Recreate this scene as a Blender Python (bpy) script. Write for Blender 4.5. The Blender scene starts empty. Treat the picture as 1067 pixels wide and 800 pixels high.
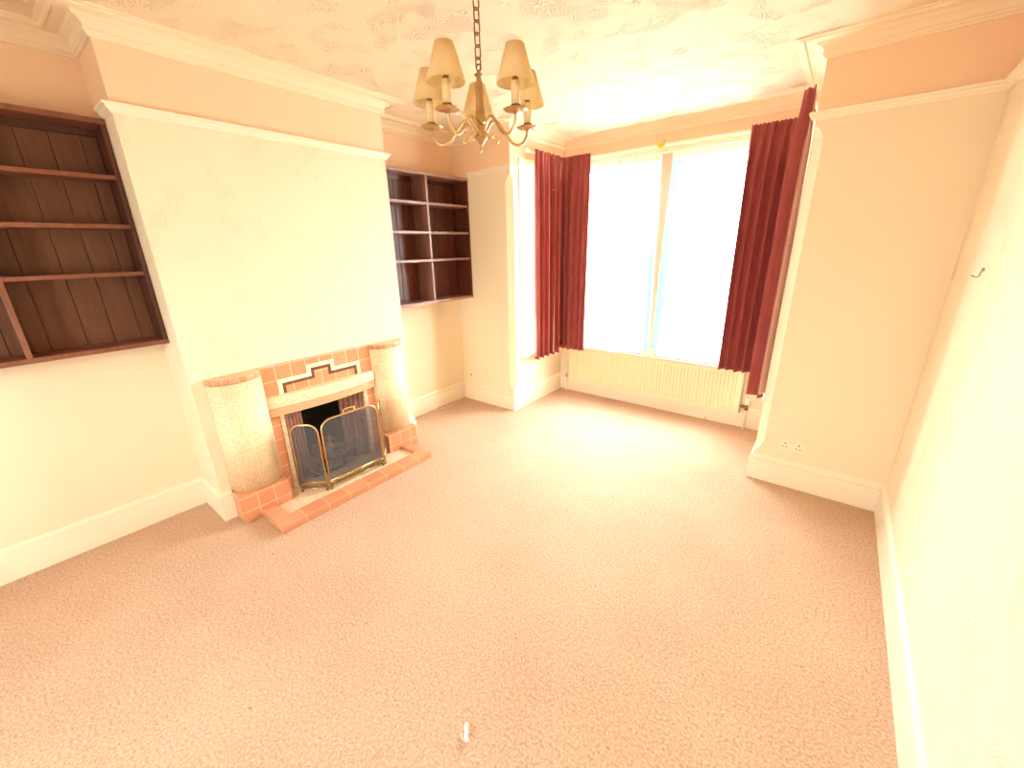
import bpy, bmesh, math, random
from mathutils import Vector, Matrix, noise
random.seed(7)
sc = bpy.context.scene
COL = sc.collection
PI = math.pi
# ------------------------------------------------------------------ room dimensions (metres)
XA, XC, XW = -3.3016, -2.9347, 0.4929      # alcove wall, chimney face, right wall
Y0, Y1, YR, YB = 0.5893, 2.162, 3.2307, 4.18
XL, XR = -2.5435, -0.2603                  # bay opening
YK = -1.75                                 # rear wall
H, ZP, ZC = 2.75, 2.407, 2.6655
FC = 1.368                                 # fireplace centre line

# ------------------------------------------------------------------ materials
def new_mat(name):
    m = bpy.data.materials.new(name); m.use_nodes = True
    nt = m.node_tree; b = nt.nodes['Principled BSDF']
    return m, nt, b
def nd(nt, t, **kw):
    n = nt.nodes.new(t)
    for k, v in kw.items():
        if hasattr(n, k): setattr(n, k, v)
        else: n.inputs[k].default_value = v
    return n
def ln(nt, a, b): nt.links.new(a, b)
def rgba(c): return (c[0], c[1], c[2], 1)
def ramp(nt, fac, stops):
    r = nt.nodes.new('ShaderNodeValToRGB')
    e = r.color_ramp.elements
    while len(e) > 1: e.remove(e[-1])
    e[0].position, e[0].color = stops[0][0], rgba(stops[0][1])
    for p, c in stops[1:]:
        x = e.new(p); x.color = rgba(c)
    ln(nt, fac, r.inputs['Fac']); return r.outputs['Color']
def mixc(nt, fac, a, b):
    m = nt.nodes.new('ShaderNodeMix'); m.data_type = 'RGBA'
    if isinstance(fac, (int, float)): m.inputs[0].default_value = fac
    else: ln(nt, fac, m.inputs[0])
    for i, c in ((6, a), (7, b)):
        if isinstance(c, tuple): m.inputs[i].default_value = rgba(c)
        else: ln(nt, c, m.inputs[i])
    return m.outputs[2]
def math_n(nt, op, a, b=None):
    m = nt.nodes.new('ShaderNodeMath'); m.operation = op
    for i, c in ((0, a), (1, b)):
        if c is None: continue
        if isinstance(c, (int, float)): m.inputs[i].default_value = c
        else: ln(nt, c, m.inputs[i])
    return m.outputs[0]
def obj_co(nt, uv=False):
    t = nt.nodes.new('ShaderNodeTexCoord'); return t.outputs['UV' if uv else 'Object']
def noise_n(nt, co, scale, detail=3, rough=.5, dist=0.0):
    n = nd(nt, 'ShaderNodeTexNoise'); n.inputs['Scale'].default_value = scale
    n.inputs['Detail'].default_value = detail; n.inputs['Roughness'].default_value = rough
    n.inputs['Distortion'].default_value = dist
    ln(nt, co, n.inputs['Vector']); return n
def bump(nt, b, h, strength=.3, dist=.01):
    n = nd(nt, 'ShaderNodeBump'); n.inputs['Strength'].default_value = strength
    n.inputs['Distance'].default_value = dist
    ln(nt, h, n.inputs['Height']); ln(nt, n.outputs['Normal'], b.inputs['Normal'])

CREAM = (.83, .72, .53); PEACH = (.83, .60, .41); GLOSSW = (.86, .775, .61)
CEILC = (.80, .655, .475)

def simple(name, c, rough=.5, metal=0.0, var=.06, scale=12, bmp=0, spec=.5):
    m, nt, b = new_mat(name)
    co = obj_co(nt); n = noise_n(nt, co, scale, 4)
    lo = tuple(x * (1 - var) for x in c); hi = tuple(min(1, x * (1 + var)) for x in c)
    ln(nt, ramp(nt, n.outputs['Fac'], [(.3, lo), (.7, hi)]), b.inputs['Base Color'])
    b.inputs['Roughness'].default_value = rough; b.inputs['Metallic'].default_value = metal
    b.inputs['Specular IOR Level'].default_value = spec
    if bmp: bump(nt, b, n.outputs['Fac'], bmp, .004)
    return m

def swirl_height(nt, co, scale):
    # combed plaster arcs: concentric wavelets around scattered centres, broken by noise
    d = noise_n(nt, co, 4.5, 3)
    add = nt.nodes.new('ShaderNodeVectorMath'); add.operation = 'MULTIPLY_ADD'
    ln(nt, d.outputs['Color'], add.inputs[0]); add.inputs[1].default_value = (.34, .34, .34); ln(nt, co, add.inputs[2])
    v = nd(nt, 'ShaderNodeTexVoronoi'); v.inputs['Scale'].default_value = scale; ln(nt, add.outputs[0], v.inputs['Vector'])
    s = math_n(nt, 'SINE', math_n(nt, 'MULTIPLY', v.outputs['Distance'], 105.0))
    msk = noise_n(nt, co, 7.0, 3)
    k = math_n(nt, 'MULTIPLY', s, ramp(nt, msk.outputs['Fac'], [(.50, (0, 0, 0)), (.62, (1, 1, 1))]))
    fine = noise_n(nt, co, 55, 3)
    return math_n(nt, 'ADD', k, math_n(nt, 'MULTIPLY', fine.outputs['Fac'], .5))

def wall_mat(name, lower, upper, textured):
    m, nt, b = new_mat(name)
    co = obj_co(nt)
    sep = nt.nodes.new('ShaderNodeSeparateXYZ'); ln(nt, co, sep.inputs[0])
    z = math_n(nt, 'GREATER_THAN', sep.outputs['Z'], ZP - .01)
    n = noise_n(nt, co, 1.7, 4)
    lo = ramp(nt, n.outputs['Fac'], [(.3, tuple(x * .965 for x in lower)), (.7, lower)])
    c = mixc(nt, z, lo, upper)
    ln(nt, c, b.inputs['Base Color']); b.inputs['Roughness'].default_value = .75
    b.inputs['Specular IOR Level'].default_value = .25
    if textured:
        hgt = swirl_height(nt, co, 4.5)
        inv = math_n(nt, 'SUBTRACT', 1.0, z)
        bump(nt, b, math_n(nt, 'MULTIPLY', hgt, inv), .4, .005)
    else:
        bump(nt, b, noise_n(nt, co, 40, 3).outputs['Fac'], .12, .004)
    return m
M = {}
M['wall'] = wall_mat('wall_paint', CREAM, PEACH, False)
M['wall_tex'] = wall_mat('wall_textured_paper', CREAM, PEACH, True)
def ceil_mat():
    m, nt, b = new_mat('ceiling_textured')
    co = obj_co(nt)
    n = noise_n(nt, co, 1.2, 3)
    ln(nt, ramp(nt, n.outputs['Fac'], [(.3, tuple(x * .97 for x in CEILC)), (.7, CEILC)]), b.inputs['Base Color'])
    b.inputs['Roughness'].default_value = .8
    bump(nt, b, swirl_height(nt, co, 4.6), .6, .007)
    return m
M['ceil'] = ceil_mat()
M['trim'] = simple('gloss_cream_trim', GLOSSW, .35, var=.02, scale=3)
M['cornice'] = simple('cornice_plaster', (.84, .70, .51), .7, var=.02, scale=3)
M['frame'] = simple('window_paint', (.88, .80, .66), .35, var=.02, scale=3)
M['mullion'] = simple('mullion_backlit_tone', (.56, .40, .27), .5, var=.03, scale=3)  # window paint darkened so the backlit look sits in the colour
def skirt_mat():
    m, nt, b = new_mat('skirting_scuffed')
    co = obj_co(nt)
    sep = nt.nodes.new('ShaderNodeSeparateXYZ'); ln(nt, co, sep.inputs[0])
    n = noise_n(nt, co, 9, 5, .65)
    low = math_n(nt, 'LESS_THAN', sep.outputs['Z'], .035)
    k = math_n(nt, 'MULTIPLY', low, ramp(nt, n.outputs['Fac'], [(.66, (0, 0, 0)), (.71, (1, 1, 1))]))
    sp = noise_n(nt, co, 26, 2)
    k2 = ramp(nt, sp.outputs['Fac'], [(.77, (0, 0, 0)), (.80, (.6, .6, .6))])
    c = mixc(nt, k, GLOSSW, (.50, .26, .13)); c = mixc(nt, k2, c, (.55, .38, .22))
    ln(nt, c, b.inputs['Base Color']); b.inputs['Roughness'].default_value = .35
    return m
M['skirt'] = skirt_mat()
def carpet_mat():
    m, nt, b = new_mat('carpet_beige_pink')
    co = obj_co(nt)
    fine = noise_n(nt, co, 95, 3, .75); mid = noise_n(nt, co, 18, 4, .6); big = noise_n(nt, co, 1.5, 3, .55)
    a = ramp(nt, fine.outputs['Fac'], [(.30, (.30, .155, .10)), (.5, (.60, .40, .275)), (.70, (.84, .625, .455))])
    t = ramp(nt, big.outputs['Fac'], [(.35, (.55, .335, .23)), (.65, (.70, .49, .345))])
    c = mixc(nt, .3, a, t)
    st = ramp(nt, mid.outputs['Fac'], [(.62, (0, 0, 0)), (.74, (.45, .45, .45))])
    c = mixc(nt, st, c, (.50, .255, .14))
    v = nd(nt, 'ShaderNodeTexVoronoi'); v.voronoi_dimensions = '2D'; v.inputs['Scale'].default_value = 2.3; ln(nt, co, v.inputs['Vector'])
    spk = math_n(nt, 'LESS_THAN', v.outputs['Distance'], math_n(nt, 'MULTIPLY', math_n(nt, 'SUBTRACT', mid.outputs['Fac'], .18), .030))
    c = mixc(nt, math_n(nt, 'MULTIPLY', spk, .75), c, (.20, .09, .04))
    ln(nt, c, b.inputs['Base Color']); b.inputs['Roughness'].default_value = .95
    b.inputs['Specular IOR Level'].default_value = .1
    bump(nt, b, fine.outputs['Fac'], .8, .012)
    return m
M['carpet'] = carpet_mat()
def wood_mat(name, c1, c2, rough, boards=0.0, axis='Y'):
    m, nt, b = new_mat(name)
    co = obj_co(nt)
    mp = nt.nodes.new('ShaderNodeMapping'); mp.inputs['Scale'].default_value = (9, 9, .9); ln(nt, co, mp.inputs['Vector'])
    n = noise_n(nt, mp.outputs[0], 4, 5, .6, .6)
    c = ramp(nt, n.outputs['Fac'], [(.3, c1), (.7, c2)])
    n2 = noise_n(nt, co, 2.2, 2)
    c = mixc(nt, ramp(nt, n2.outputs['Fac'], [(.4, (0, 0, 0)), (.65, (.5, .5, .5))]), c, c1)
    ln(nt, c, b.inputs['Base Color']); b.inputs['Roughness'].default_value = rough
    bump(nt, b, n.outputs['Fac'], .15, .003)
    return m
M['wood'] = wood_mat('dark_wood', (.060, .015, .007), (.11, .032, .014), .42)
M['wood_front'] = wood_mat('dark_wood_edge', (.17, .055, .030), (.25, .088, .05), .38)
M['wood_front_r'] = wood_mat('varnished_shelf_edge_lit', (.26, .125, .10), (.36, .19, .15), .3)  # paler edge wood, with daylight on the shelf fronts put into the colour
M['board'] = wood_mat('wood_boards', (.105, .032, .011), (.185, .064, .023), .5)
M['wood_r'] = wood_mat('dark_wood_varnish', (.075, .018, .010), (.14, .038, .020), .27)
M['board_r'] = wood_mat('wood_boards_varnish', (.10, .025, .012), (.18, .052, .026), .4)

def tile_mat(name, c1, c2, grout, w, h, mortar=.0022, mottle=None, rough=.3, offset=0.0, off=(0, 0), uv=True):
    m, nt, b = new_mat(name)
    co = obj_co(nt, True)
    mp = nt.nodes.new('ShaderNodeMapping'); mp.inputs['Location'].default_value = (-off[0], -off[1], 0); ln(nt, co, mp.inputs['Vector'])
    br = nd(nt, 'ShaderNodeTexBrick'); br.offset = offset; br.squash = 1.0
    br.inputs['Scale'].default_value = 1.0; br.inputs['Brick Width'].default_value = w; br.inputs['Row Height'].default_value = h
    br.inputs['Mortar Size'].default_value = mortar; br.inputs['Mortar Smooth'].default_value = .15
    br.inputs['Color1'].default_value = rgba(c1); br.inputs['Color2'].default_value = rgba(c2); br.inputs['Mortar'].default_value = rgba(grout)
    ln(nt, mp.outputs[0], br.inputs['Vector'])
    c = br.outputs['Color']
    oc = obj_co(nt)
    if mottle:
        n = noise_n(nt, oc, mottle[1], 4, .7, .8)
        k = ramp(nt, n.outputs['Fac'], [(.47, (0, 0, 0)), (.60, (1, 1, 1))])
        k = math_n(nt, 'MULTIPLY', k, mottle[2])
        k = math_n(nt, 'MULTIPLY', k, math_n(nt, 'SUBTRACT', 1.0, br.outputs['Fac']))
        c = mixc(nt, k, c, mottle[0])
    else:
        n = noise_n(nt, oc, 30, 3)
        c = mixc(nt, math_n(nt, 'MULTIPLY', n.outputs['Fac'], .25), c, tuple(x * .8 for x in c1))
    ln(nt, c, b.inputs['Base Color']); b.inputs['Roughness'].default_value = rough
    bump(nt, b, math_n(nt, 'MULTIPLY', br.outputs['Fac'], -1.0), .5, .003)
    return m
GROUT = (.86, .66, .43)
PT1, PT2 = (.66, .28, .135), (.74, .34, .175)
M['panel_tile'] = tile_mat('peach_panel_tiles', PT1, PT2, GROUT, .105, .105, .0028, off=(1.053, .86))
M['base_tile'] = tile_mat('terracotta_plinth_tiles', (.62, .25, .125), (.70, .30, .155), (.82, .56, .34), .105, .105, .0028, off=(.637, .08))
M['kerb_tile'] = tile_mat('terracotta_kerb_tiles', (.60, .24, .12), (.70, .31, .165), (.80, .52, .30), .155, .5, .0025, off=(.745, -.2))
M['column_tile'] = tile_mat('mottled_cream_tiles', (.82, .66, .42), (.86, .72, .48), (.90, .76, .52), .108, .155, .0022, mottle=((.60, .37, .19), 75, .5), off=(.0, .185), rough=.5)
M['cap_tile'] = tile_mat('speckled_cap_tiles', (.58, .27, .13), (.78, .48, .28), (.80, .54, .33), .045, .3, .0018, mottle=((.36, .15, .06), 60, .6), off=(0, .8))
M['lintel_tile'] = tile_mat('mottled_lintel_tiles', (.86, .72, .48), (.88, .74, .5), (.9, .78, .56), .21, .4, .002, mottle=((.58, .37, .19), 60, .5), off=(.944, .5))
M['rib_tile'] = tile_mat('ribbed_tiles', (.78, .50, .29), (.82, .54, .32), (.86, .66, .44), .21, .4, .002, off=(.944, .5))
M['slab_tile'] = tile_mat('cream_hearth_tiles', (.80, .62, .42), (.84, .67, .46), (.70, .46, .28), .155, .155, .002, mottle=((.62, .42, .25), 12, .4), off=(.745, -2.8))
M['cream_tile'] = simple('cream_border_tile', (.90, .79, .56), .3, var=.03)
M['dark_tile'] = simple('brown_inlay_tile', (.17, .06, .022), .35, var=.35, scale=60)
M['edge_tile'] = tile_mat('mottled_edge_tiles', (.84, .68, .44), (.86, .70, .46), (.9, .76, .52), .2, .155, .002, mottle=((.55, .31, .15), 50, .6))
M['flute'] = simple('fluted_brick', (.40, .19, .125), .7, var=.25, scale=25)
M['soot'] = simple('sooty_brick', (.02, .014, .013), .9, var=.4, scale=18, bmp=.4)
M['coal'] = simple('ash_and_coal', (.24, .12, .075), .95, var=.7, scale=22, bmp=.5)
M['iron'] = simple('cast_iron', (.16, .085, .06), .6, .3, var=.3, scale=30)
M['brass'] = simple('polished_brass', (.80, .56, .25), .24, 1.0, var=.08, scale=20)
M['brass_pale'] = simple('brushed_brass', (.64, .46, .24), .3, 1.0, var=.12, scale=15)
M['brass_col'] = simple('satin_brass', (.52, .35, .17), .36, 1.0, var=.15, scale=30)
M['brass_mid'] = simple('warm_brass', (.50, .31, .13), .3, 1.0, var=.2, scale=40)
M['brass_dark'] = simple('aged_brass', (.30, .17, .065), .38, 1.0, var=.25, scale=25)
def mesh_gauze():
    m, nt, b = new_mat('dark_wire_gauze')
    out = nt.nodes['Material Output']
    b.inputs['Base Color'].default_value = (.085, .085, .09, 1); b.inputs['Roughness'].default_value = .5; b.inputs['Metallic'].default_value = .1
    t = nt.nodes.new('ShaderNodeBsdfTransparent'); mx = nt.nodes.new('ShaderNodeMixShader'); mx.inputs[0].default_value = .68
    ln(nt, t.outputs[0], mx.inputs[1]); ln(nt, b.outputs[0], mx.inputs[2]); ln(nt, mx.outputs[0], out.inputs['Surface'])
    return m
M['gauze'] = mesh_gauze()
def cloth_mat(name, c1, c2, trans, rough=.9):
    m, nt, b = new_mat(name)
    out = nt.nodes['Material Output']; co = obj_co(nt)
    mp = nt.nodes.new('ShaderNodeMapping'); mp.inputs['Scale'].default_value = (1, 1, .12); ln(nt, co, mp.inputs['Vector'])
    n = noise_n(nt, mp.outputs[0], 40, 3)
    c = ramp(nt, n.outputs['Fac'], [(.3, c1), (.7, c2)])
    ln(nt, c, b.inputs['Base Color']); b.inputs['Roughness'].default_value = rough
    b.inputs['Sheen Weight'].default_value = .25; b.inputs['Sheen Tint'].default_value = (1, .6, .5, 1)
    t = nt.nodes.new('ShaderNodeBsdfTranslucent'); ln(nt, c, t.inputs['Color'])
    mx = nt.nodes.new('ShaderNodeMixShader'); mx.inputs[0].default_value = trans
    ln(nt, b.outputs[0], mx.inputs[1]); ln(nt, t.outputs[0], mx.inputs[2]); ln(nt, mx.outputs[0], out.inputs['Surface'])
    return m
M['curtain'] = cloth_mat('dusky_red_cloth', (.31, .056, .052), (.41, .085, .078), .11)
M['lining'] = cloth_mat('pale_pink_lining', (.80, .50, .40), (.86, .58, .48), .25)
def net_mat():
    m, nt, b = new_mat('sheer_net')
    out = nt.nodes['Material Output']
    t = nt.nodes.new('ShaderNodeBsdfTransparent'); t.inputs['Color'].default_value = (.97, .99, 1, 1)
    l = nt.nodes.new('ShaderNodeBsdfTranslucent'); l.inputs['Color'].default_value = (.86, .95, .97, 1)
    d = nt.nodes.new('ShaderNodeBsdfDiffuse'); d.inputs['Color'].default_value = (.86, .93, .95, 1)
    m1 = nt.nodes.new('ShaderNodeMixShader'); m1.inputs[0].default_value = .4
    ln(nt, l.outputs[0], m1.inputs[1]); ln(nt, d.outputs[0], m1.inputs[2])
    m2 = nt.nodes.new('ShaderNodeMixShader'); m2.inputs[0].default_value = .36
    ln(nt, t.outputs[0], m2.inputs[1]); ln(nt, m1.outputs[0], m2.inputs[2]); ln(nt, m2.outputs[0], out.inputs['Surface'])
    nt.nodes.remove(b); return m
M['net'] = net_mat()
def dense_net(name, c, tr, clear):
    m, nt, b = new_mat(name)
    out = nt.nodes['Material Output']
    b.inputs['Base Color'].default_value = rgba(c); b.inputs['Roughness'].default_value = .9
    l = nt.nodes.new('ShaderNodeBsdfTranslucent'); l.inputs['Color'].default_value = rgba(c)
    t = nt.nodes.new('ShaderNodeBsdfTransparent'); t.inputs['Color'].default_value = rgba(c)
    m1 = nt.nodes.new('ShaderNodeMixShader'); m1.inputs[0].default_value = tr
    ln(nt, b.outputs[0], m1.inputs[1]); ln(nt, l.outputs[0], m1.inputs[2])
    m2 = nt.nodes.new('ShaderNodeMixShader'); m2.inputs[0].default_value = clear
    ln(nt, m1.outputs[0], m2.inputs[1]); ln(nt, t.outputs[0], m2.inputs[2]); ln(nt, m2.outputs[0], out.inputs['Surface'])
    return m
M['net_head'] = dense_net('gathered_net', (.88, .87, .70), .09, .008)
M['net_light_fringe'] = dense_net('cyan_light_fringe_net', (.62, .86, .92), .05, .010)  # cyan tint stands for the light fringe beside the mullion
def glass_mat():
    m, nt, b = new_mat('window_glass')
    out = nt.nodes['Material Output']
    t = nt.nodes.new('ShaderNodeBsdfTransparent'); t.inputs['Color'].default_value = (.97, .99, .98, 1)
    g = nt.nodes.new('ShaderNodeBsdfGlossy'); g.inputs['Roughness'].default_value = .02
    f = nt.nodes.new('ShaderNodeLayerWeight'); f.inputs['Blend'].default_value = .5
    k = math_n(nt, 'ADD', math_n(nt, 'MULTIPLY', math_n(nt, 'POWER', f.outputs['Facing'], 5.0), .6), .03)
    mx = nt.nodes.new('ShaderNodeMixShader'); ln(nt, k, mx.inputs[0])
    ln(nt, t.outputs[0], mx.inputs[1]); ln(nt, g.outputs[0], mx.inputs[2]); ln(nt, mx.outputs[0], out.inputs['Surface'])
    nt.nodes.remove(b); return m
M['glass'] = glass_mat()
def shade_mat():
    m, nt, b = new_mat('cream_lamp_shade')
    out = nt.nodes['Material Output']
    b.inputs['Base Color'].default_value = (.88, .74, .46, 1); b.inputs['Roughness'].default_value = .8
    t = nt.nodes.new('ShaderNodeBsdfTranslucent'); t.inputs['Color'].default_value = (.94, .78, .42, 1)
    mx = nt.nodes.new('ShaderNodeMixShader'); mx.inputs[0].default_value = .4
    ln(nt, b.outputs[0], mx.inputs[1]); ln(nt, t.outputs[0], mx.inputs[2]); ln(nt, mx.outputs[0], out.inputs['Surface'])
    return m
M['shade'] = shade_mat()
M['candle'] = simple('cream_candle_tube', (.86, .68, .38), .5, var=.03)
M['radiator'] = simple('cream_radiator_enamel', (.88, .75, .50), .35, var=.02, scale=4)
M['pipe'] = simple('painted_pipe', (.88, .78, .58), .4, var=.04)
M['chrome'] = simple('chrome', (.7, .66, .6), .2, 1.0, var=.05)
M['socket'] = simple('white_plastic', (.90, .77, .55), .35, var=.01)
M['black'] = simple('dark_slot', (.03, .022, .018), .6)
M['cable'] = simple('cream_cable', (.84, .68, .48), .5, var=.03)
M['steel'] = simple('dull_steel', (.36, .32, .24), .4, .8, var=.1)
M['paper'] = simple('white_paper', (.92, .88, .74), .8, var=.03)
M['ochre'] = simple('yellow_ribbon', (.85, .52, .08), .6, var=.12, scale=50)
M['rail'] = simple('white_plastic_track', (.93, .88, .76), .35, var=.01)
M['concrete'] = simple('pale_outdoor_paving', (.6, .58, .55), .9, var=.15)

# ------------------------------------------------------------------ mesh helpers
def uv_box(bm):
    lay = bm.loops.layers.uv.verify()
    bm.normal_update()
    for f in bm.faces:
        n = f.normal; a = max(range(3), key=lambda i: abs(n[i]))
        for l in f.loops:
            c = l.vert.co
            l[lay].uv = ((c.y, c.z) if a == 0 else (c.x, c.z) if a == 1 else (c.y, c.x))
def box(bm, x0, x1, y0, y1, z0, z1, mi=0):
    vs = [bm.verts.new((x, y, z)) for x in (x0, x1) for y in (y0, y1) for z in (z0, z1)]
    for idx in ((0, 1, 3, 2), (4, 6, 7, 5), (0, 4, 5, 1), (2, 3, 7, 6), (0, 2, 6, 4), (1, 5, 7, 3)):
        f = bm.faces.new([vs[i] for i in idx]); f.material_index = mi
    return vs
def prism(bm, poly, z0, z1, smooth=False):
    # poly: list of (x, y), counter-clockwise
    lo = [bm.verts.new((p[0], p[1], z0)) for p in poly]; hi = [bm.verts.new((p[0], p[1], z1)) for p in poly]
    n = len(poly)
    bm.faces.new(list(reversed(lo))); bm.faces.new(hi)
    for i in range(n):
        f = bm.faces.new((lo[i], lo[(i + 1) % n], hi[(i + 1) % n], hi[i])); f.smooth = smooth
def loft(bm, rings):
    prev = None
    for r in rings:
        cur = [bm.verts.new(p) for p in r]
        if prev:
            n = len(cur)
            for i in range(n): bm.faces.new((prev[i], prev[(i + 1) % n], cur[(i + 1) % n], cur[i]))
        else: bm.faces.new(list(reversed(cur)))
        prev = cur
    bm.faces.new(prev)
def tube(bm, pts, r, seg=10, closed=False, caps=True):
    pts = [Vector(p) for p in pts]; n = len(pts)
    rad = r if isinstance(r, (list, tuple)) else [r] * n
    rings = []; up = None
    for i in range(n):
        if closed: t = pts[(i + 1) % n] - pts[i - 1]
        else: t = pts[min(i + 1, n - 1)] - pts[max(i - 1, 0)]
        t.normalize()
        if up is None:
            up = t.orthogonal().normalized()
        up = (up - t * up.dot(t)).normalized()
        s = t.cross(up)
        rings.append([bm.verts.new(pts[i] + (up * math.cos(2 * PI * k / seg) + s * math.sin(2 * PI * k / seg)) * rad[i]) for k in range(seg)])
    m = n if closed else n - 1
    for i in range(m):
        a, b = rings[i], rings[(i + 1) % n]
        off = 0
        if closed and i == n - 1:
            off = min(range(seg), key=lambda o: (a[0].co - b[o].co).length)
        for k in range(seg):
            f = bm.faces.new((a[k], a[(k + 1) % seg], b[(k + 1 + off) % seg], b[(k + off) % seg])); f.smooth = True
    if caps and not closed:
        bm.faces.new(list(reversed(rings[0]))); bm.faces.new(rings[-1])
def lathe(bm, prof, c, seg=24, wav=None):
    # prof: (r, z) list; closed at both ends when r == 0
    rings = []
    for r, z in prof:
        if r < 1e-6: rings.append([bm.verts.new((c[0], c[1], z))])
        else:
            rings.append([bm.verts.new((c[0] + math.cos(2 * PI * k / seg) * r * (1 + (wav * math.cos(8 * 2 * PI * k / seg) if wav else 0)),
                                        c[1] + math.sin(2 * PI * k / seg) * r * (1 + (wav * math.cos(8 * 2 * PI * k / seg) if wav else 0)), z)) for k in range(seg)])
    for a, b in zip(rings, rings[1:]):
        for k in range(seg):
            k2 = (k + 1) % seg
            if len(a) == 1 and len(b) == 1: continue
            if len(a) == 1: f = bm.faces.new((a[0], b[k2], b[k]))
            elif len(b) == 1: f = bm.faces.new((a[k], a[k2], b[0]))
            else: f = bm.faces.new((a[k], a[k2], b[k2], b[k]))
            f.smooth = True
def smooth_path(pts, n=8):
    P = [Vector(p) for p in pts]; out = []
    for i in range(len(P) - 1):
        p0 = P[max(i - 1, 0)]; p1 = P[i]; p2 = P[i + 1]; p3 = P[min(i + 2, len(P) - 1)]
        for k in range(n):
            t = k / n
            out.append(.5 * ((2 * p1) + (-p0 + p2) * t + (2 * p0 - 5 * p1 + 4 * p2 - p3) * t * t + (-p0 + 3 * p1 - 3 * p2 + p3) * t ** 3))
    out.append(P[-1]); return out
def sweep(bm, pts, prof, pre=None, post=None, scales=None):
    # profile (out, z) swept along a plan path; the room is on the right of the direction of travel
    P = [Vector((p[0], p[1])) for p in pts]; n = len(P)
    full = ([Vector(pre)] if pre else []) + P + ([Vector(post)] if post else [])
    o = 1 if pre else 0
    segs = [(full[i + 1] - full[i]).normalized() for i in range(len(full) - 1)]
    sc_ = scales or [1.0] * len(segs)
    rings = []
    for i in range(n):
        j = i + o
        a = segs[j - 1] if j > 0 else None; b = segs[j] if j < len(segs) else None
        if a is None: a = b; sa = sb = sc_[0]
        elif b is None: b = a; sa = sb = sc_[-1]
        else: sa, sb = sc_[j - 1], sc_[j]
        na = Vector((a.y, -a.x)); nb = Vector((b.y, -b.x))
        ring = []
        for d, z in prof:
            det = na.x * nb.y - na.y * nb.x
            if abs(det) < 1e-6: off = na * d * sa
            else:
                ca, cb = d * sa, d * sb
                off = Vector(((ca * nb.y - na.y * cb) / det, (na.x * cb - ca * nb.x) / det))
            ring.append(bm.verts.new((P[i].x + off.x, P[i].y + off.y, z)))
        rings.append(ring)
    k = len(prof)
    for a, b in zip(rings, rings[1:]):
        for q in range(k): bm.faces.new((a[q], a[(q + 1) % k], b[(q + 1) % k], b[q]))
    bm.faces.new(rings[0]); bm.faces.new(list(reversed(rings[-1])))

LOC = {}
def obj(name, bm, mat, parent=None, bevel=0.0, uv=True, smooth=False):
    if uv: uv_box(bm) if uv is True else None
    bmesh.ops.recalc_face_normals(bm, faces=bm.faces)
    if smooth:
        for f in bm.faces: f.smooth = True
    if parent is not None:
        root = parent
        while root.parent: root = root.parent
        loc = LOC.get(root.name, Vector((0, 0, 0)))
        bmesh.ops.translate(bm, verts=bm.verts, vec=-loc)
    me = bpy.data.meshes.new(name); bm.to_mesh(me); bm.free()
    for m in (mat if isinstance(mat, (list, tuple)) else [mat]): me.materials.append(m)
    o = bpy.data.objects.new(name, me); COL.objects.link(o)
    if parent is not None: o.parent = parent
    if bevel:
        md = o.modifiers.new('bevel', 'BEVEL'); md.width = bevel; md.segments = 2; md.limit_method = 'ANGLE'
    return o
def thing(name, label, cat, loc, group=None):
    o = bpy.data.objects.new(name, None); COL.objects.link(o)
    o.location = loc; o.empty_display_size = .05
    LOC[o.name] = Vector(loc)
    o['label'] = label; o['category'] = cat
    if group: o['group'] = group
    return o
def tag(o, label, cat, group=None):
    o['label'] = label; o['category'] = cat
    if group: o['group'] = group
    return o
def struct(name, bm, mat, parent=None, bevel=0.0):
    o = obj(name, bm, mat, parent, bevel)
    if parent is None: o['kind'] = 'structure'
    return o
def recenter(o):
    # put a single-mesh object's origin at the base of its mesh
    vs = [v.co for v in o.data.vertices]
    c = Vector(((min(v.x for v in vs) + max(v.x for v in vs)) / 2, (min(v.y for v in vs) + max(v.y for v in vs)) / 2, min(v.z for v in vs)))
    o.data.transform(Matrix.Translation(-c)); o.location = c
    return o
B = bmesh.new

# ------------------------------------------------------------------ the room shell
W = .16
bm = B(); box(bm, -3.6, .8, YK - .3, YB + .34, -.1, 0); struct('floor', bm, M['carpet'])
bm = B(); box(bm, -3.6, .8, YK - .3, YB + .34, H, H + .1); struct('ceiling', bm, M['ceil'])
bm = B()
box(bm, XA - W, XA, YK - W, YR + .05, 0, H)
struct('wall_left', bm, M['wall'])
OY0, OY1, OZ = 1.04, 1.696, .66            # hole for the fire
bm = B()
box(bm, XA, XC, Y0, OY0, 0, H); box(bm, XA, XC, OY1, Y1, 0, H); box(bm, XA, XC, OY0, OY1, OZ, H)
struct('wall_chimney', bm, M['wall_tex'])

def pier(x0, x1, corner_left):
    # solid end wall with a stop-chamfered corner on the bay side
    bm = B(); rings = []
    lev = [(0, 0), (.205, 0), (.23, .012), (.27, .038), (.305, .05), (.33, .053), (2.25, .053), (2.275, .05), (2.305, .036), (2.335, .010), (2.35, 0), (H, 0)]
    y1 = YB + .28
    for z, c in lev:
        if corner_left:   # bay lies to the left of this pier (right-hand pier): corner at x0
            r = [(x0, YR + c, z), (x0 + c, YR, z), (x1, YR, z), (x1, y1, z), (x0, y1, z)]
        else:
            r = [(x0, YR, z), (x1 - c, YR, z), (x1, YR + c, z), (x1, y1, z), (x0, y1, z)]
        rings.append(r)
    loft(bm, rings); return bm
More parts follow.
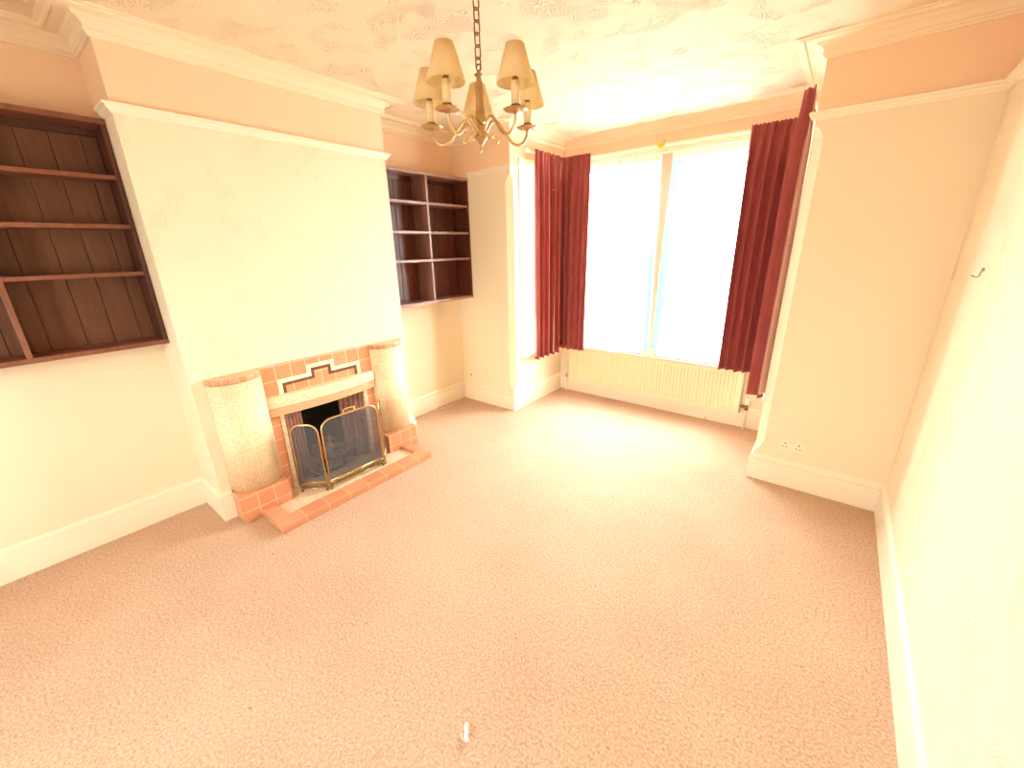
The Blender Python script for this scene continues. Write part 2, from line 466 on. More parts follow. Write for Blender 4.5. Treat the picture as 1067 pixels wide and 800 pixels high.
# piers end where the side windows begin; the rest of each bay side has an opening
SWY0, SWY1, SWZ0, SWZ1 = 3.36, 4.06, .575, 2.49
def pier_short(x0, x1, corner_left):
    bm = B(); rings = []
    lev = [(0, 0), (.205, 0), (.23, .012), (.27, .038), (.305, .05), (.33, .053), (2.25, .053), (2.275, .05), (2.305, .036), (2.335, .010), (2.35, 0), (H, 0)]
    y1 = SWY0
    for z, c in lev:
        if corner_left: r = [(x0, YR + c, z), (x0 + c, YR, z), (x1, YR, z), (x1, y1, z), (x0, y1, z)]
        else: r = [(x0, YR, z), (x1 - c, YR, z), (x1, YR + c, z), (x1, y1, z), (x0, y1, z)]
        rings.append(r)
    loft(bm, rings); return bm
struct('wall_far_left', pier_short(XA - W, XL, False), M['wall'])
struct('wall_far_right', pier_short(XR, XW + W, True), M['wall'])
BW0, BW1, BZ0, BZ1 = -2.43, -.40, .575, 2.495
bm = B()
T = .24
for xa, xb in ((XL - T, XL), (XR, XR + T)):
    box(bm, xa, xb, SWY0, SWY1, 0, SWZ0); box(bm, xa, xb, SWY0, SWY1, SWZ1, H); box(bm, xa, xb, SWY1, YB + T, 0, H)
box(bm, XL, XR, YB, YB + T, 0, BZ0); box(bm, XL, XR, YB, YB + T, BZ1, H)
box(bm, XL, BW0, YB, YB + T, BZ0, BZ1); box(bm, BW1, XR, YB, YB + T, BZ0, BZ1)
struct('wall_bay', bm, M['wall'])
bm = B(); box(bm, XW, XW + W, YK - W, YR + .05, 0, H); struct('wall_right', bm, M['wall_tex'])
# rear wall with an assumed, unseen window, sized for fill light from behind the camera
KX0, KX1, KZ0, KZ1 = -1.85, -.95, .9, 2.15
bm = B()
box(bm, XA - W, KX0, YK - W, YK, 0, H); box(bm, KX1, XW + W, YK - W, YK, 0, H)
box(bm, KX0, KX1, YK - W, YK, 0, KZ0); box(bm, KX0, KX1, YK - W, YK, KZ1, H)
struct('wall_back', bm, M['wall'])

# skirting boards, picture rails, cornice
t = .0221; S = .198
SK = [(0, 0), (t, 0), (t, .160), (t * .5, .163), (t * .5, .170), (t * .85, .173), (t * .80, .182), (t * .55, .190), (t * .3, S), (0, S)]
def skirt(name, runs, flip=False):
    bm = B()
    for pts, pre, post in runs: sweep(bm, pts, SK, pre, post)
    return struct(name, bm, M['skirt'])
skirt('baseboard_left', [([(XA, YK), (XA, Y0), (XC, Y0), (XC, .645)], (XW, YK), None), ([(XC, 2.09), (XC, Y1), (XA, Y1), (XA, YR)], None, (XL, YR))])
skirt('baseboard_far_left', [([(XA, YR), (XL, YR)], (XA, Y1), (XL, YB))])
skirt('baseboard_bay', [([(XL, YR), (XL, YB), (XR, YB), (XR, YR)], (XA, YR), (XW, YR))])
skirt('baseboard_far_right', [([(XR, YR), (XW, YR)], (XR, YB), (XW, YK))])
skirt('baseboard_right', [([(XW, YR), (XW, YK)], (XR, YR), (XA, YK))])
skirt('baseboard_back', [([(XW, YK), (XA, YK)], (XW, YR), (XA, Y0))])
PR = [(0, 2.362), (.008, 2.362), (.012, 2.370), (.020, 2.376), (.024, 2.388), (.034, 2.392), (.036, 2.402), (.026, ZP), (0, ZP)]
bm = B(); sweep(bm, [(-3.10, Y0), (XC, Y0), (XC, Y1), (-3.06, Y1)], PR); struct('trim_1', bm, M['trim'])
bm = B(); sweep(bm, [(-3.07, YR), (XL, YR), (XL, SWY0 - .04)], PR); struct('trim_2', bm, M['trim'])
bm = B(); sweep(bm, [(XR, SWY0 - .04), (XR, YR), (XW, YR), (XW, YK)], PR); struct('trim_3', bm, M['trim'])
p = .150
CO = [(0, ZC), (.010, ZC), (.013, 2.669), (.013, 2.675), (.020, 2.678), (.026, 2.684), (.026, 2.690), (.020, 2.694), (.022, 2.704), (.030, 2.715), (.042, 2.724), (.052, 2.729), (.056, 2.734), (.062, 2.738), (.110, 2.741), (.112, 2.736), (.120, 2.734), (.128, 2.736), (.130, 2.741), (p, 2.742), (p, H), (0, H)]
bm = B()
loop = [(XA, YK), (XA, Y0), (XC, Y0), (XC, Y1), (XA, Y1), (XA, YR), (XL, YR), (XL, YB), (XR, YB), (XR, YR), (XW, YR), (XW, YK)]
sweep(bm, loop, CO, (XW, YK), None, scales=[1, 1, 1, 1, 1, 1, 1, 1, .42, 1, 1, 1])
sweep(bm, [(XW, YK), (XA, YK)], CO, (XW, YR), (XA, Y0))
struct('trim_4', bm, M['cornice'])

# ------------------------------------------------------------------ windows
def glaze(parent, fx, depth_axis, a0, a1, d, z0, z1, meet):
    # one sash light: frame members, two sashes and panes. a = coordinate along the wall, d = outer face coordinate
    def bx(bm, a, b, dd0, dd1, za, zb):
        if depth_axis == 'y': box(bm, a, b, dd0, dd1, za, zb)
        else: box(bm, dd0, dd1, a, b, za, zb)
    s = fx
    for nm, za, zb, off in (('upper_sash', meet - .02, z1, .07), ('lower_sash', z0, meet + .02, .03)):
        bm = B(); q = .045
        d0, d1 = sorted((d + s * off, d + s * (off + .035)))
        bx(bm, a0, a0 + q, d0, d1, za, zb); bx(bm, a1 - q, a1, d0, d1, za, zb)
        bx(bm, a0 + q, a1 - q, d0, d1, za, za + (.065 if nm == 'lower_sash' else .04)); bx(bm, a0 + q, a1 - q, d0, d1, zb - .04, zb)
        so = obj(nm, bm, M['frame'], parent, .003)
        bm = B(); dm = (d0 + d1) / 2
        bx(bm, a0 + q - .005, a1 - q + .005, dm - .002, dm + .002, za + .035, zb - .035)
        obj('pane', bm, M['glass'], so)
def win_root(name, loc):
    o = bpy.data.objects.new(name, None); COL.objects.link(o); o.location = loc; LOC[name] = Vector(loc); o['kind'] = 'structure'
    return o
MX0, MX1 = -1.487, -1.372
w = win_root('window_1', ((BW0 + BW1) / 2, YB, BZ0))
bm = B()
box(bm, BW0, BW0 + .05, YB + .01, YB + .18, BZ0, BZ1); box(bm, BW1 - .05, BW1, YB + .01, YB + .18, BZ0, BZ1)
box(bm, BW0 + .05, BW1 - .05, YB + .01, YB + .18, BZ1 - .03, BZ1)
obj('window_frame', bm, M['frame'], w, .004)
bm = B(); box(bm, MX0, MX1, YB - .012, YB + .18, BZ0 + .02, BZ1 - .0); obj('mullion', bm, M['mullion'], w, .006)
bm = B(); sweep(bm, [(BW0 - .04, YB), (BW1 + .04, YB)], [(0, 2.487), (.02, 2.487), (.024, 2.50), (.016, 2.505), (.016, 2.535), (.03, 2.54), (.034, 2.556), (0, 2.556)])
obj('head_moulding', bm, M['frame'], w)
bm = B(); box(bm, BW0 - .03, BW1 + .03, YB - .085, YB + .15, BZ0 - .012, BZ0 + .012); obj('window_sill', bm, M['frame'], w, .005)
bm = B(); box(bm, MX0 - .01, MX1 + .02, YB - .06, YB - .012, BZ0 + .012, BZ0 + .075)
box(bm, MX0 + .02, MX1 - .01, YB - .092, YB - .06, BZ0 - .008, BZ0 + .03); obj('mullion_foot', bm, M['frame'], w, .005)
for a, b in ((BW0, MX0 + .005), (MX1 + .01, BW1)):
    bm = B(); box(bm, a, b, YB - .072, YB - .060, BZ0 + .012, BZ0 + .024); obj('dark_sill_strip', bm, M['dark_tile'], w, .001)  # thin dark strip along the sill in front of the nets
for a0, a1 in ((BW0 + .05, MX0), (MX1, BW1 - .05)): glaze(w, 1, 'y', a0, a1, YB + .02, BZ0 + .012, BZ1 - .03, 1.6)
for nm, xw, s in (('window_2', XL, -1), ('window_3', XR, 1)):
    w = win_root(nm, (xw, (SWY0 + SWY1) / 2, SWZ0))
    bm = B()
    d0, d1 = sorted((xw - s * .012, xw + s * .15))
    box(bm, d0, d1, SWY0 - .0, SWY0 + .075, SWZ0, SWZ1); box(bm, d0, d1, SWY1 - .05, SWY1, SWZ0, SWZ1); box(bm, d0, d1, SWY0 + .075, SWY1 - .05, SWZ1 - .04, SWZ1)
    obj('window_frame', bm, M['frame'], w, .004)
    bm = B(); d0, d1 = sorted((xw - s * .03, xw + s * .15)); box(bm, d0, d1, SWY0 + .001, SWY1 - .001, SWZ0 - .025, SWZ0 + .004); obj('window_sill', bm, M['frame'], w, .004)
    glaze(w, s, 'x', SWY0 + .075, SWY1 - .05, xw + s * .02, SWZ0, SWZ1 - .04, 1.6)
w = win_root('assumed_window', ((KX0 + KX1) / 2, YK, KZ0))  # unseen window, assumed as a source of fill light
bm = B()
for a, b in ((KX0, KX0 + .06), (KX1 - .06, KX1)): box(bm, a, b, YK - .14, YK + .01, KZ0, KZ1)
box(bm, KX0, KX1, YK - .14, YK + .01, KZ1 - .05, KZ1)
obj('window_frame', bm, M['frame'], w, .004)
bm = B(); box(bm, KX0 - .03, KX1 + .03, YK - .14, YK + .07, KZ0 - .03, KZ0 + .004); obj('window_sill', bm, M['frame'], w, .004)
for a0, a1 in ((KX0 + .06, KX1 - .06),): glaze(w, -1, 'y', a0, a1, YK - .02, KZ0, KZ1 - .05, 1.6)

# net curtains, one per light
def net(name, x0, x1, lean, label):
    bm = B(); nx, nz = 150, 30; rows = []
    inner_right = lean > 0
    for j in range(nz + 1):
        v = j / nz; z = 2.484 + (.604 - 2.484) * v; row = []
        for i in range(nx + 1):
            u = i / nx
            # gathers get tighter towards the mullion
            k = u if inner_right else 1 - u
            e = .052 * v * abs(lean)
            xx = x0 + (x1 - x0) * u + (e if inner_right else -e) * (k ** 2)
            amp = (.010 - .005 * v) * (.5 + k)
            yy = YB - .030 + amp * math.sin(90 * u + 3 * math.sin(9 * u)) + .004 * math.sin(31 * u + 2 * v)
            if z < .68: yy -= .006
            row.append(bm.verts.new((xx, yy, z)))
        rows.append(row)
    for j in range(nz):
        for i in range(nx): bm.faces.new((rows[j][i], rows[j][i + 1], rows[j + 1][i + 1], rows[j + 1][i])).smooth = True
    o = obj(name, bm, M['net'])
    recenter(o); tag(o, label, 'net curtain', 'sheer nets across the bay window')
    bm = B(); tube(bm, [(x0, YB - .030, 2.478), (x1, YB - .030, 2.478)], .004, 8)
    LOC[o.name] = o.location.copy()
    obj('curtain_wire', bm, M['rail'], o)
    def strip(nm, mat, xa, xb, za, zb, y, am, fr, taper):
        bm = B(); n, m_ = 90, 16; rows = []
        for j in range(m_ + 1):
            v = j / m_; row = []
            for i in range(n + 1):
                u = i / n
                c = (xa + xb) / 2; w_ = (xb - xa) * (1 - taper * v)
                e_ = .052 * v * abs(lean) * (1 if inner_right else -1) * (1 if taper else 0)
                row.append(bm.verts.new((c + w_ * (u - .5) + e_, y + am * math.sin(fr * u + 2 * math.sin(7 * u)), za + (zb - za) * v)))
            rows.append(row)
        for j in range(m_):
            for i in range(n): bm.faces.new((rows[j][i], rows[j][i + 1], rows[j + 1][i + 1], rows[j + 1][i])).smooth = True
        obj(nm, bm, mat, o)
    strip('gathered_heading', M['net_head'], x0, x1, 2.487, 2.435, YB - .042, .004, 260, 0)
    if inner_right: strip('cyan_light_fringe', M['net_light_fringe'], x1 - .105, x1 - .004, 2.42, .61, YB - .046, .005, 60, .35)  # added strip that carries the cyan light fringe as net colour
    else: strip('cyan_light_fringe', M['net_light_fringe'], x0 + .004, x0 + .105, 2.42, .61, YB - .046, .005, 60, .35)
    return o
net('net_curtain', -2.40, MX0 + .004, 1, 'sheer white net over the left light of the bay window')
net('net_curtain', MX1 - .004, -.42, -1, 'sheer white net over the right light of the bay window')

# ------------------------------------------------------------------ curtains on a white track
def curtain(label, path, ztop, zbot, folds, amp, seed, flare=0.0, cat='curtain', head=.05, lift=0.0):
    # path: plan polyline; the room is on the right of travel
    rnd = random.Random(seed)
    P = [Vector((a, b)) for a, b in path]
    L = [0]
    for a, b in zip(P, P[1:]): L.append(L[-1] + (b - a).length)
    def at(s):
        s = min(max(s, 0), L[-1] - 1e-6)
        for i in range(len(P) - 1):
            if s <= L[i + 1]:
                d = (P[i + 1] - P[i]).normalized(); return P[i] + d * (s - L[i]), Vector((d.y, -d.x)), d
    ph = [rnd.uniform(-.5, .5) for _ in range(folds + 2)]; am = [rnd.uniform(.55, 1.25) for _ in range(folds + 2)]
    nx, nz = folds * 14, 44
    def lerp(arr, f):
        i = int(f); k = f - i; return arr[i] * (1 - k) + arr[min(i + 1, len(arr) - 1)] * k
    def surf(u, v, off):
        f = u * folds
        s = u * L[-1]; c, n, d = at(s)
        g = min(1, v / .16)
        a = amp * lerp(am, f) * (.28 + .72 * g) * (1 + .25 * v)
        w = math.sin(2 * PI * f + lerp(ph, f) * 1.6 * g + .5 * v * math.sin(3.1 * f + seed))
        fine = (1 - g) * .006 * math.sin(2 * PI * f * 2.5 + seed)
        q = c + n * (a * w * (.75 + .5 * math.sin(1.7 * f + seed)**2) + fine + off) + d * (.35 * a * math.cos(2 * PI * f * 1.0 + 1.0) * g + flare * v * (u - .5))
        z = ztop + (zbot - ztop) * v + lift * (u - .5) * v + (.006 * math.sin(2 * PI * f * 2.5 + 1) if v < .02 else 0)
        return Vector((q.x, q.y, z))
    def grid(off, u0, u1, v0, v1):
        bm = B(); rows = []
        for j in range(nz + 1):
            rows.append([bm.verts.new(surf(u0 + (u1 - u0) * i / nx, v0 + (v1 - v0) * j / nz, off)) for i in range(nx + 1)])
        for j in range(nz):
            for i in range(nx): bm.faces.new((rows[j][i], rows[j][i + 1], rows[j + 1][i + 1], rows[j + 1][i])).smooth = True
        return bm
    c, n, d = at(L[-1] / 2)
    root = thing('curtain', label, cat, (c.x, c.y, zbot), 'dusky red curtains round the bay')
    o = obj('cloth_panel', grid(.0, 0, 1, 0, 1), M['curtain'], root)
    md = o.modifiers.new('thick', 'SOLIDIFY'); md.thickness = .003; md.offset = 0
    o = obj('lining', grid(-.006, -.012, 1.012, .02, .985), M['lining'], root); o['label'] = 'pale pink lining'
    md = o.modifiers.new('thick', 'SOLIDIFY'); md.thickness = .002; md.offset = 0
    for k in range(folds + 1):
        bm = B()
        q, n, d = at(L[-1] * (k + .5) / (folds + 1))
        a = surf((k + .5) / (folds + 1), .012, -.004)
        tube(bm, [a, Vector((q.x - n.x * .028, q.y - n.y * .028, ztop - .02)), Vector((q.x - n.x * .031, q.y - n.y * .031, ztop - .024))], .0016, 6)
        obj('curtain_hook', bm, M['rail'], root)
    return root
RX0, RX1, RY = XL + .062, XR - .062, YB - .082
curtain('dusky red curtain hanging in front of the left side window of the bay', [(XL + .085, 3.515), (XL + .085, 3.99)], 2.572, .525, 5, .040, 3, .0)
curtain('dusky red curtain at the left end of the main bay window, over the corner', [(XL + .045, YB - .135), (-2.155, YB - .135)], 2.572, .55, 5, .030, 11, -.01)
curtain('broad dusky red curtain at the right end of the main bay window, above the radiator', [(-.745, YB - .137), (-.395, YB - .137)], 2.572, .575, 5, .036, 23, -.02)
curtain('dusky red curtain seen edge-on beside the right bay pier', [(XR - .085, 4.02), (XR - .085, 3.38), (XR - .035, 3.315)], 2.572, .60, 7, .036, 31, .0)
tr = thing('curtain_rail', 'white plastic curtain track bent round the top of the bay', 'curtain rail', ((XL + XR) / 2, YB - .075, 2.54))
bm = B()
trp = [(XL + .052, 3.43), (XL + .052, YB - .10), (XL + .075, YB - .077), (XR - .075, YB - .077), (XR - .052, YB - .10), (XR - .052, 3.41)]
sweep(bm, trp, [(-.006, 2.540), (.006, 2.540), (.006, 2.558), (-.006, 2.558)])
obj('track', bm, M['rail'], tr, .002)
for a in (trp[0], trp[-1]):
    bm = B(); box(bm, a[0] - .016, a[0] + .016, a[1] - .022, a[1] + .004, 2.532, 2.566); obj('end_cap', bm, M['rail'], tr, .004)
for x, y, dx, dy in ((XL, 3.47, 1, 0), (XL, 3.95, 1, 0), (-2.2, YB, 0, -1), (-1.41, YB, 0, -1), (-.6, YB, 0, -1), (XR, 3.95, -1, 0), (XR, 3.4, -1, 0)):
    bm = B()
    L_ = .07 if dy else .046
    x0, x1 = sorted((x, x + dx * L_)) if dx else (x - .01, x + .01)
    y0, y1 = sorted((y, y + dy * L_)) if dy else (y - .01, y + .01)
    box(bm, x0, x1, y0, y1, 2.546, 2.554); obj('bracket', bm, M['rail'], tr, .002)

# ------------------------------------------------------------------ alcove bookcases
def bookcase(label, x0, x1, y0, y1, z0, z1, shelf_z, div_y, ms, mf, mb, bseed):
    T = .022
    root = thing('bookcase', label, 'bookcase', ((x0 + x1) / 2, (y0 + y1) / 2, z0))
    for a, b in ((y0, y0 + T), (y1 - T, y1)):
        bm = B(); box(bm, x0, x1, a, b, z0, z1); obj('side_panel', bm, ms, root, .0015)
    bm = B(); box(bm, x0, x1 + .004, y0, y1, z1 - T, z1 + .004); obj('top_panel', bm, mf, root, .002)
    bm = B(); box(bm, x0, x1 + .004, y0, y1, z0 - .004, z0 + T); obj('bottom_panel', bm, mf, root, .002)
    bm = B(); box(bm, x0 + .012, x1 - .002, div_y - T / 2, div_y + T / 2, z0 + T, z1 - T); obj('divider', bm, mf, root, .0015)
    for z in shelf_z:
        for a, b in ((y0 + T, div_y - T / 2), (div_y + T / 2, y1 - T)):
            bm = B(); box(bm, x0 + .012, x1 - .003, a, b, z - T / 2, z + T / 2); obj('shelf', bm, mf, root, .0015)
    rnd = random.Random(bseed); y = y0 + T
    bm = B()
    while y < y1 - T - .01:
        wd = rnd.uniform(.085, .15); e = min(y + wd, y1 - T)
        if y1 - T - e < .05: e = y1 - T
        box(bm, x0, x0 + .011 + rnd.uniform(0, .002), y + .002, e - .002, z0 + .01, z1 - .01); y = e
    box(bm, x0 - .0, x0 + .003, y0 + T, y1 - T, z0 + .01, z1 - .01)
    obj('back_boards', bm, mb, root, .001)
    # top batten inside
    for a, b in ((y0 + T, div_y - T / 2), (div_y + T / 2, y1 - T)):
        bm = B(); box(bm, x0 + .012, x0 + .03, a, b, z1 - T - .035, z1 - T); obj('batten', bm, ms, root, .001)
    return root
bookcase('dark wooden wall bookcase in the alcove left of the fireplace, cut by the photo edge', XA, -3.12, -.53, Y0 - .002, 1.19, 2.361, (1.598, 1.846, 2.091), .03, M['wood'], M['wood_front'], M['board'], 5)
bookcase('dark varnished eight-compartment bookcase in the alcove between chimney breast and bay', XA, -3.08, Y1 + .002, YR - .002, 1.195, 2.35, (1.594, 1.843, 2.095), 2.69, M['wood_r'], M['wood_front_r'], M['board_r'], 9)

# ------------------------------------------------------------------ fireplace surround
fp = thing('fireplace', 'stepped peach and cream tiled fireplace surround on the chimney breast', 'fireplace', (XC, FC, 0))
XF = -2.770
for a, b in ((.642, .951), (1.774, 2.075)):
    bm = B(); box(bm, XC, XF, a, b, 0, .187); obj('plinth', bm, M['base_tile'], fp, .006)
def half_col(bm, yc, hw, dp, z0, z1, n=28, uvoff=0.0):
    poly = [(XC + 0, yc - hw)]
    poly += [(XC + dp * math.sin(PI * k / n) ** .92, yc - hw * math.cos(PI * k / n)) for k in range(1, n)]
    poly += [(XC + 0, yc + hw)]
    lo = [bm.verts.new((q[0], q[1], z0)) for q in poly]; hi = [bm.verts.new((q[0], q[1], z1)) for q in poly]
    lay = bm.loops.layers.uv.verify()
    s = 0; N = len(poly)
    for i in range(N - 1):
        ds = math.hypot(poly[i + 1][0] - poly[i][0], poly[i + 1][1] - poly[i][1])
        f = bm.faces.new((lo[i], lo[i + 1], hi[i + 1], hi[i])); f.smooth = True
        for l, uv in zip(f.loops, ((s, z0), (s + ds, z0), (s + ds, z1), (s, z1))): l[lay].uv = uv
        s += ds
    for face in (bm.faces.new(list(reversed(lo))), bm.faces.new(hi)):
        for l in face.loops: l[lay].uv = (l.vert.co.y, l.vert.co.x)
    f = bm.faces.new((lo[-1], lo[0], hi[0], hi[-1]))
M['cap_top'] = simple('peach_cap_top', (.80, .46, .27), .35, var=.1, scale=20)
for yc, hw in ((.811, .156), (1.940, .158)):
    bm = B(); half_col(bm, yc, hw, .134, .187, .93); col = obj('pillar', bm, M['column_tile'], fp, uv=False)
    bm = B(); half_col(bm, yc, hw + .001, .137, .932, .966)
    for f in bm.faces:
        if abs(f.normal.z) > .9 or len(f.verts) > 8: f.material_index = 1
    bm.normal_update()
    cp = obj('pillar_cap', bm, [M['cap_tile'], M['cap_top']], col, .004, uv=False)
# back panel with stepped motif
XPF = -2.902
bm = B()
box(bm, XC, XPF, .955, 1.785, .60, .968); obj('back_panel', bm, M['panel_tile'], fp, .004)
def stepped(o_l, o_r, s_l, s_r, zt, zs, th, x0, x1):
    bm = B()
    zb = .755
    box(bm, x0, x1, o_l, o_l + th, zb, zt); box(bm, x0, x1, o_r - th, o_r, zb, zt)
    box(bm, x0, x1, o_l + th, s_l + th, zt - th, zt); box(bm, x0, x1, s_r - th, o_r - th, zt - th, zt)
    box(bm, x0, x1, s_l, s_l + th, zt, zs); box(bm, x0, x1, s_r - th, s_r, zt, zs)
    box(bm, x0, x1, s_l + th, s_r - th, zs - th, zs)
    return bm
obj('cream_border', stepped(1.053, 1.683, 1.263, 1.473, .863, .922, .029, XPF - .002, XPF + .004), M['cream_tile'], fp, .001)
obj('brown_inlay', stepped(1.082, 1.654, 1.292, 1.444, .834, .893, .022, XPF - .002, XPF + .0035), M['dark_tile'], fp, .001)
# lintel: bowed mottled band over a ribbed band
def bowed(bm, y0, y1, zs, depth, bow, n=24):
    # zs: list of (z, extra depth), front profile swept along the bow
    rings = []
    for i in range(n + 1):
        u = i / n; y = y0 + (y1 - y0) * u; x = XC + depth + bow * (1 - (2 * u - 1) ** 2)
        rings.append([bm.verts.new((XC, y, zs[0][0]))] + [bm.verts.new((x + e, y, z)) for z, e in zs] + [bm.verts.new((XC, y, zs[-1][0]))])
    k = len(rings[0])
    for a, b in zip(rings, rings[1:]):
        for q in range(k): bm.faces.new((a[q], a[(q + 1) % k], b[(q + 1) % k], b[q]))
    bm.faces.new(rings[0]); bm.faces.new(list(reversed(rings[-1])))
bm = B(); bowed(bm, .956, 1.780, [(.682, 0), (.752, 0), (.757, -.003), (.759, -.008)], .062, .048); li = obj('lintel', bm, M['lintel_tile'], fp)
bm = B()
prof = [(.622, -.003)]
for k in range(4):
    z = .624 + k * .0145
    prof += [(z, 0), (z + .0085, 0), (z + .0092, -.010), (z + .0138, -.010)]
prof += [(.682, 0)]
bowed(bm, .957, 1.779, prof, .062, .048); obj('ribbed_band', bm, M['rib_tile'], li)
for y0, y1, e0, e1 in ((.955, 1.022, 1.022, 1.052), (1.714, 1.785, 1.684, 1.714)):
    bm = B(); box(bm, XC, XPF, y0, y1, .02, .60); obj('jamb', bm, M['panel_tile'], fp, .003)
    bm = B(); box(bm, XC - .01, XPF + .004, e0, e1, .02, .622); obj('jamb_edge', bm, M['edge_tile'], fp, .004)
bm = B(); box(bm, XC - .01, XPF, 1.022, 1.714, .60, .64); obj('lintel_soffit', bm, M['soot'], fp)
# splayed fluted cheeks
for s, ya, yb in ((1, 1.052, 1.215), (-1, 1.684, 1.521)):
    bm = B(); n = 5
    xa, xb = -2.925, -3.03
    d = Vector((xb - xa, yb - ya)); L_ = d.length; d.normalize(); nrm = Vector((-d.y, d.x)) * s
    if nrm.y * s < 0: nrm = -nrm
    pl = []
    for k in range(n):
        for q in range(7):
            a = PI * q / 6
            tt = (k + .04 + .92 * (1 - math.cos(a)) / 2) / n * L_
            h = .016 * math.sin(a)
            pl.append((xa + d.x * tt + nrm.x * h, ya + d.y * tt + nrm.y * h))
    pl += [(xb - nrm.x * .04, yb - nrm.y * .04), (xa - nrm.x * .012 , ya - nrm.y * .012)]
    prism(bm, pl, .025, .60); obj('fluted_cheek', bm, M['flute'], fp)
bm = B(); box(bm, XA + .004, XA + .12, OY0 + .004, OY1 - .004, .02, .655)
box(bm, XA + .12, XC - .02, OY0 + .004, OY0 + .012, .02, .655); box(bm, XA + .12, XC - .02, OY1 - .012, OY1 - .004, .02, .655)
obj('fire_back', bm, M['soot'], fp)
# hearth
bm = B(); prism(bm, [(XA + .05, 1.04), (XC, 1.04), (XC, .951), (XF, .951), (XF, .842), (-2.585, .842), (-2.585, 1.888), (XF, 1.888), (XF, 1.774), (XC, 1.774), (XC, 1.696), (XA + .05, 1.696)], .001, .026)
hs = obj('hearth_slab', bm, M['slab_tile'], fp)
bm = B(); box(bm, -2.585, -2.462, .745, 1.972, 0, .052); k1 = obj('hearth_kerb', bm, M['kerb_tile'], fp, .008)
for a, b in ((.745, .842), (1.888, 1.972)):
    bm = B(); box(bm, XF, -2.583, a, b, 0, .0515); obj('kerb_return', bm, M['kerb_tile'], fp, .008)

# ------------------------------------------------------------------ fire grate with ash, and the folding screen
fg = thing('fire_grate', 'iron fire grate heaped with ash, inside the fireplace opening', 'fire grate', (-3.02, FC, .026))
for k in range(17):
    u = k / 16; y = 1.19 + .36 * u; x = -2.93 + .05 * (1 - (2 * u - 1) ** 2)
    bm = B(); tube(bm, [(x, y, .05), (x, y, .145)], .006, 8)
    obj('grate_bar', bm, M['iron'], fg)
for z in (.05, .148, .19):
    bm = B(); tube(bm, [(-2.93 + .05 * (1 - (2 * k / 20 - 1) ** 2), 1.17 + .40 * k / 20, z) for k in range(21)], .009, 8); obj('grate_rail', bm, M['iron'], fg)
for y in (1.19, 1.55):
    for x, zt in ((-2.935, .20), (-3.12, .12)):
        bm = B(); tube(bm, [(x, y, .027), (x, y, zt)], .009, 8); obj('leg', bm, M['iron'], fg)
    bm = B(); tube(bm, [(-2.935, y, .06), (-3.12, y, .06)], .007, 8); obj('side_rail', bm, M['iron'], fg)
bm = B()
rr = random.Random(4)
nx, ny = 26, 18; rows = []
for i in range(nx + 1):
    u = i / nx; row = []
    for j in range(ny + 1):
        v = j / ny
        h = .07 + .17 * max(0, 1 - ((u - .58) / .5) ** 2) * (.35 + .65 * v) * (1 if v < .99 else .8) + .03 * noise.noise(Vector((u * 9, v * 7, 2)))
        row.append(bm.verts.new((-2.955 - .20 * v, 1.205 + .33 * u, h)))
    rows.append(row)
for i in range(nx):
    for j in range(ny): bm.faces.new((rows[i][j], rows[i + 1][j], rows[i + 1][j + 1], rows[i][j + 1]))
o = obj('ash_heap', bm, M['coal'], fg); o['kind'] = 'stuff'
md = o.modifiers.new('t', 'SOLIDIFY'); md.thickness = .02; md.offset = -1

fs = thing('fire_screen', 'three-fold brass fire screen with dark mesh panels on the hearth', 'fire screen', (-2.70, 1.395, .026))
def screen_panel(nm, a, b, z0, z1, rad, handle=False):
    a = Vector(a); b = Vector(b); d = (b - a); L_ = d.length; d.normalize(); n = Vector((d.y, -d.x))
    def P(s, z, o=0): return Vector((a.x + d.x * s + n.x * o, a.y + d.y * s + n.y * o, z))
    e = .009
    outline = [(e, z0)]
    outline += [(e + rad - rad * math.cos(t_ * PI / 16), z1 - rad + rad * math.sin(t_ * PI / 16)) for t_ in range(0, 9)]
    outline += [(L_ - e - rad + rad * math.sin(t_ * PI / 16), z1 - rad + rad * math.cos(t_ * PI / 16)) for t_ in range(0, 9)]
    outline += [(L_ - e, z0)]
    bm = B(); tube(bm, [P(s, z) for s, z in outline], .0062, 10)
    fr = obj(nm, bm, M['brass'], fs)
    bm = B()
    pts = [(s, z) for s, z in outline]; pts[0] = (e, z0 + .012); pts[-1] = (L_ - e, z0 + .012)
    f1 = [bm.verts.new(P(s, z, .0008)) for s, z in pts]; f2 = [bm.verts.new(P(s, z, -.0008)) for s, z in pts]
    bm.faces.new(f1)
    g = obj('mesh_panel', bm, M['gauze'], fr); 
    bm = B()
    tube(bm, [P(e, z0 + .012), P(L_ - e, z0 + .012)], .005, 8); obj('gallery_rail', bm, M['brass'], fr)
    bm = B(); tube(bm, [P(e, z0 + .060), P(L_ - e, z0 + .060)], .005, 8); obj('gallery_rail', bm, M['brass'], fr)
    m_ = int(L_ / .0155)
    for k in range(m_):
        bm = B()
        s = e + (L_ - 2 * e) * (k + .5) / m_
        tube(bm, [P(s - .003, z0 + .014, .003), P(s + .002, z0 + .058, .003)], .0032, 6)
        obj('gallery_bar', bm, M['brass_mid'], fr)
    for s in (e + .004, L_ - e - .004):
        bm = B(); tube(bm, [P(s, z0 - .012), P(s, z0 + .02)], .0085, 10); obj('foot', bm, M['brass_dark'], fr)
    if handle:
        bm = B(); c = L_ * .5
        tube(bm, smooth_path([P(c - .045, z1 - .003), P(c - .044, z1 + .022), P(c - .036, z1 + .032), P(c, z1 + .034), P(c + .036, z1 + .032), P(c + .044, z1 + .022), P(c + .045, z1 - .003)], 5), .0055, 10)
        obj('handle', bm, M['brass'], fr)
PA, PB = (-2.660, 1.170), (-2.650, 1.632)
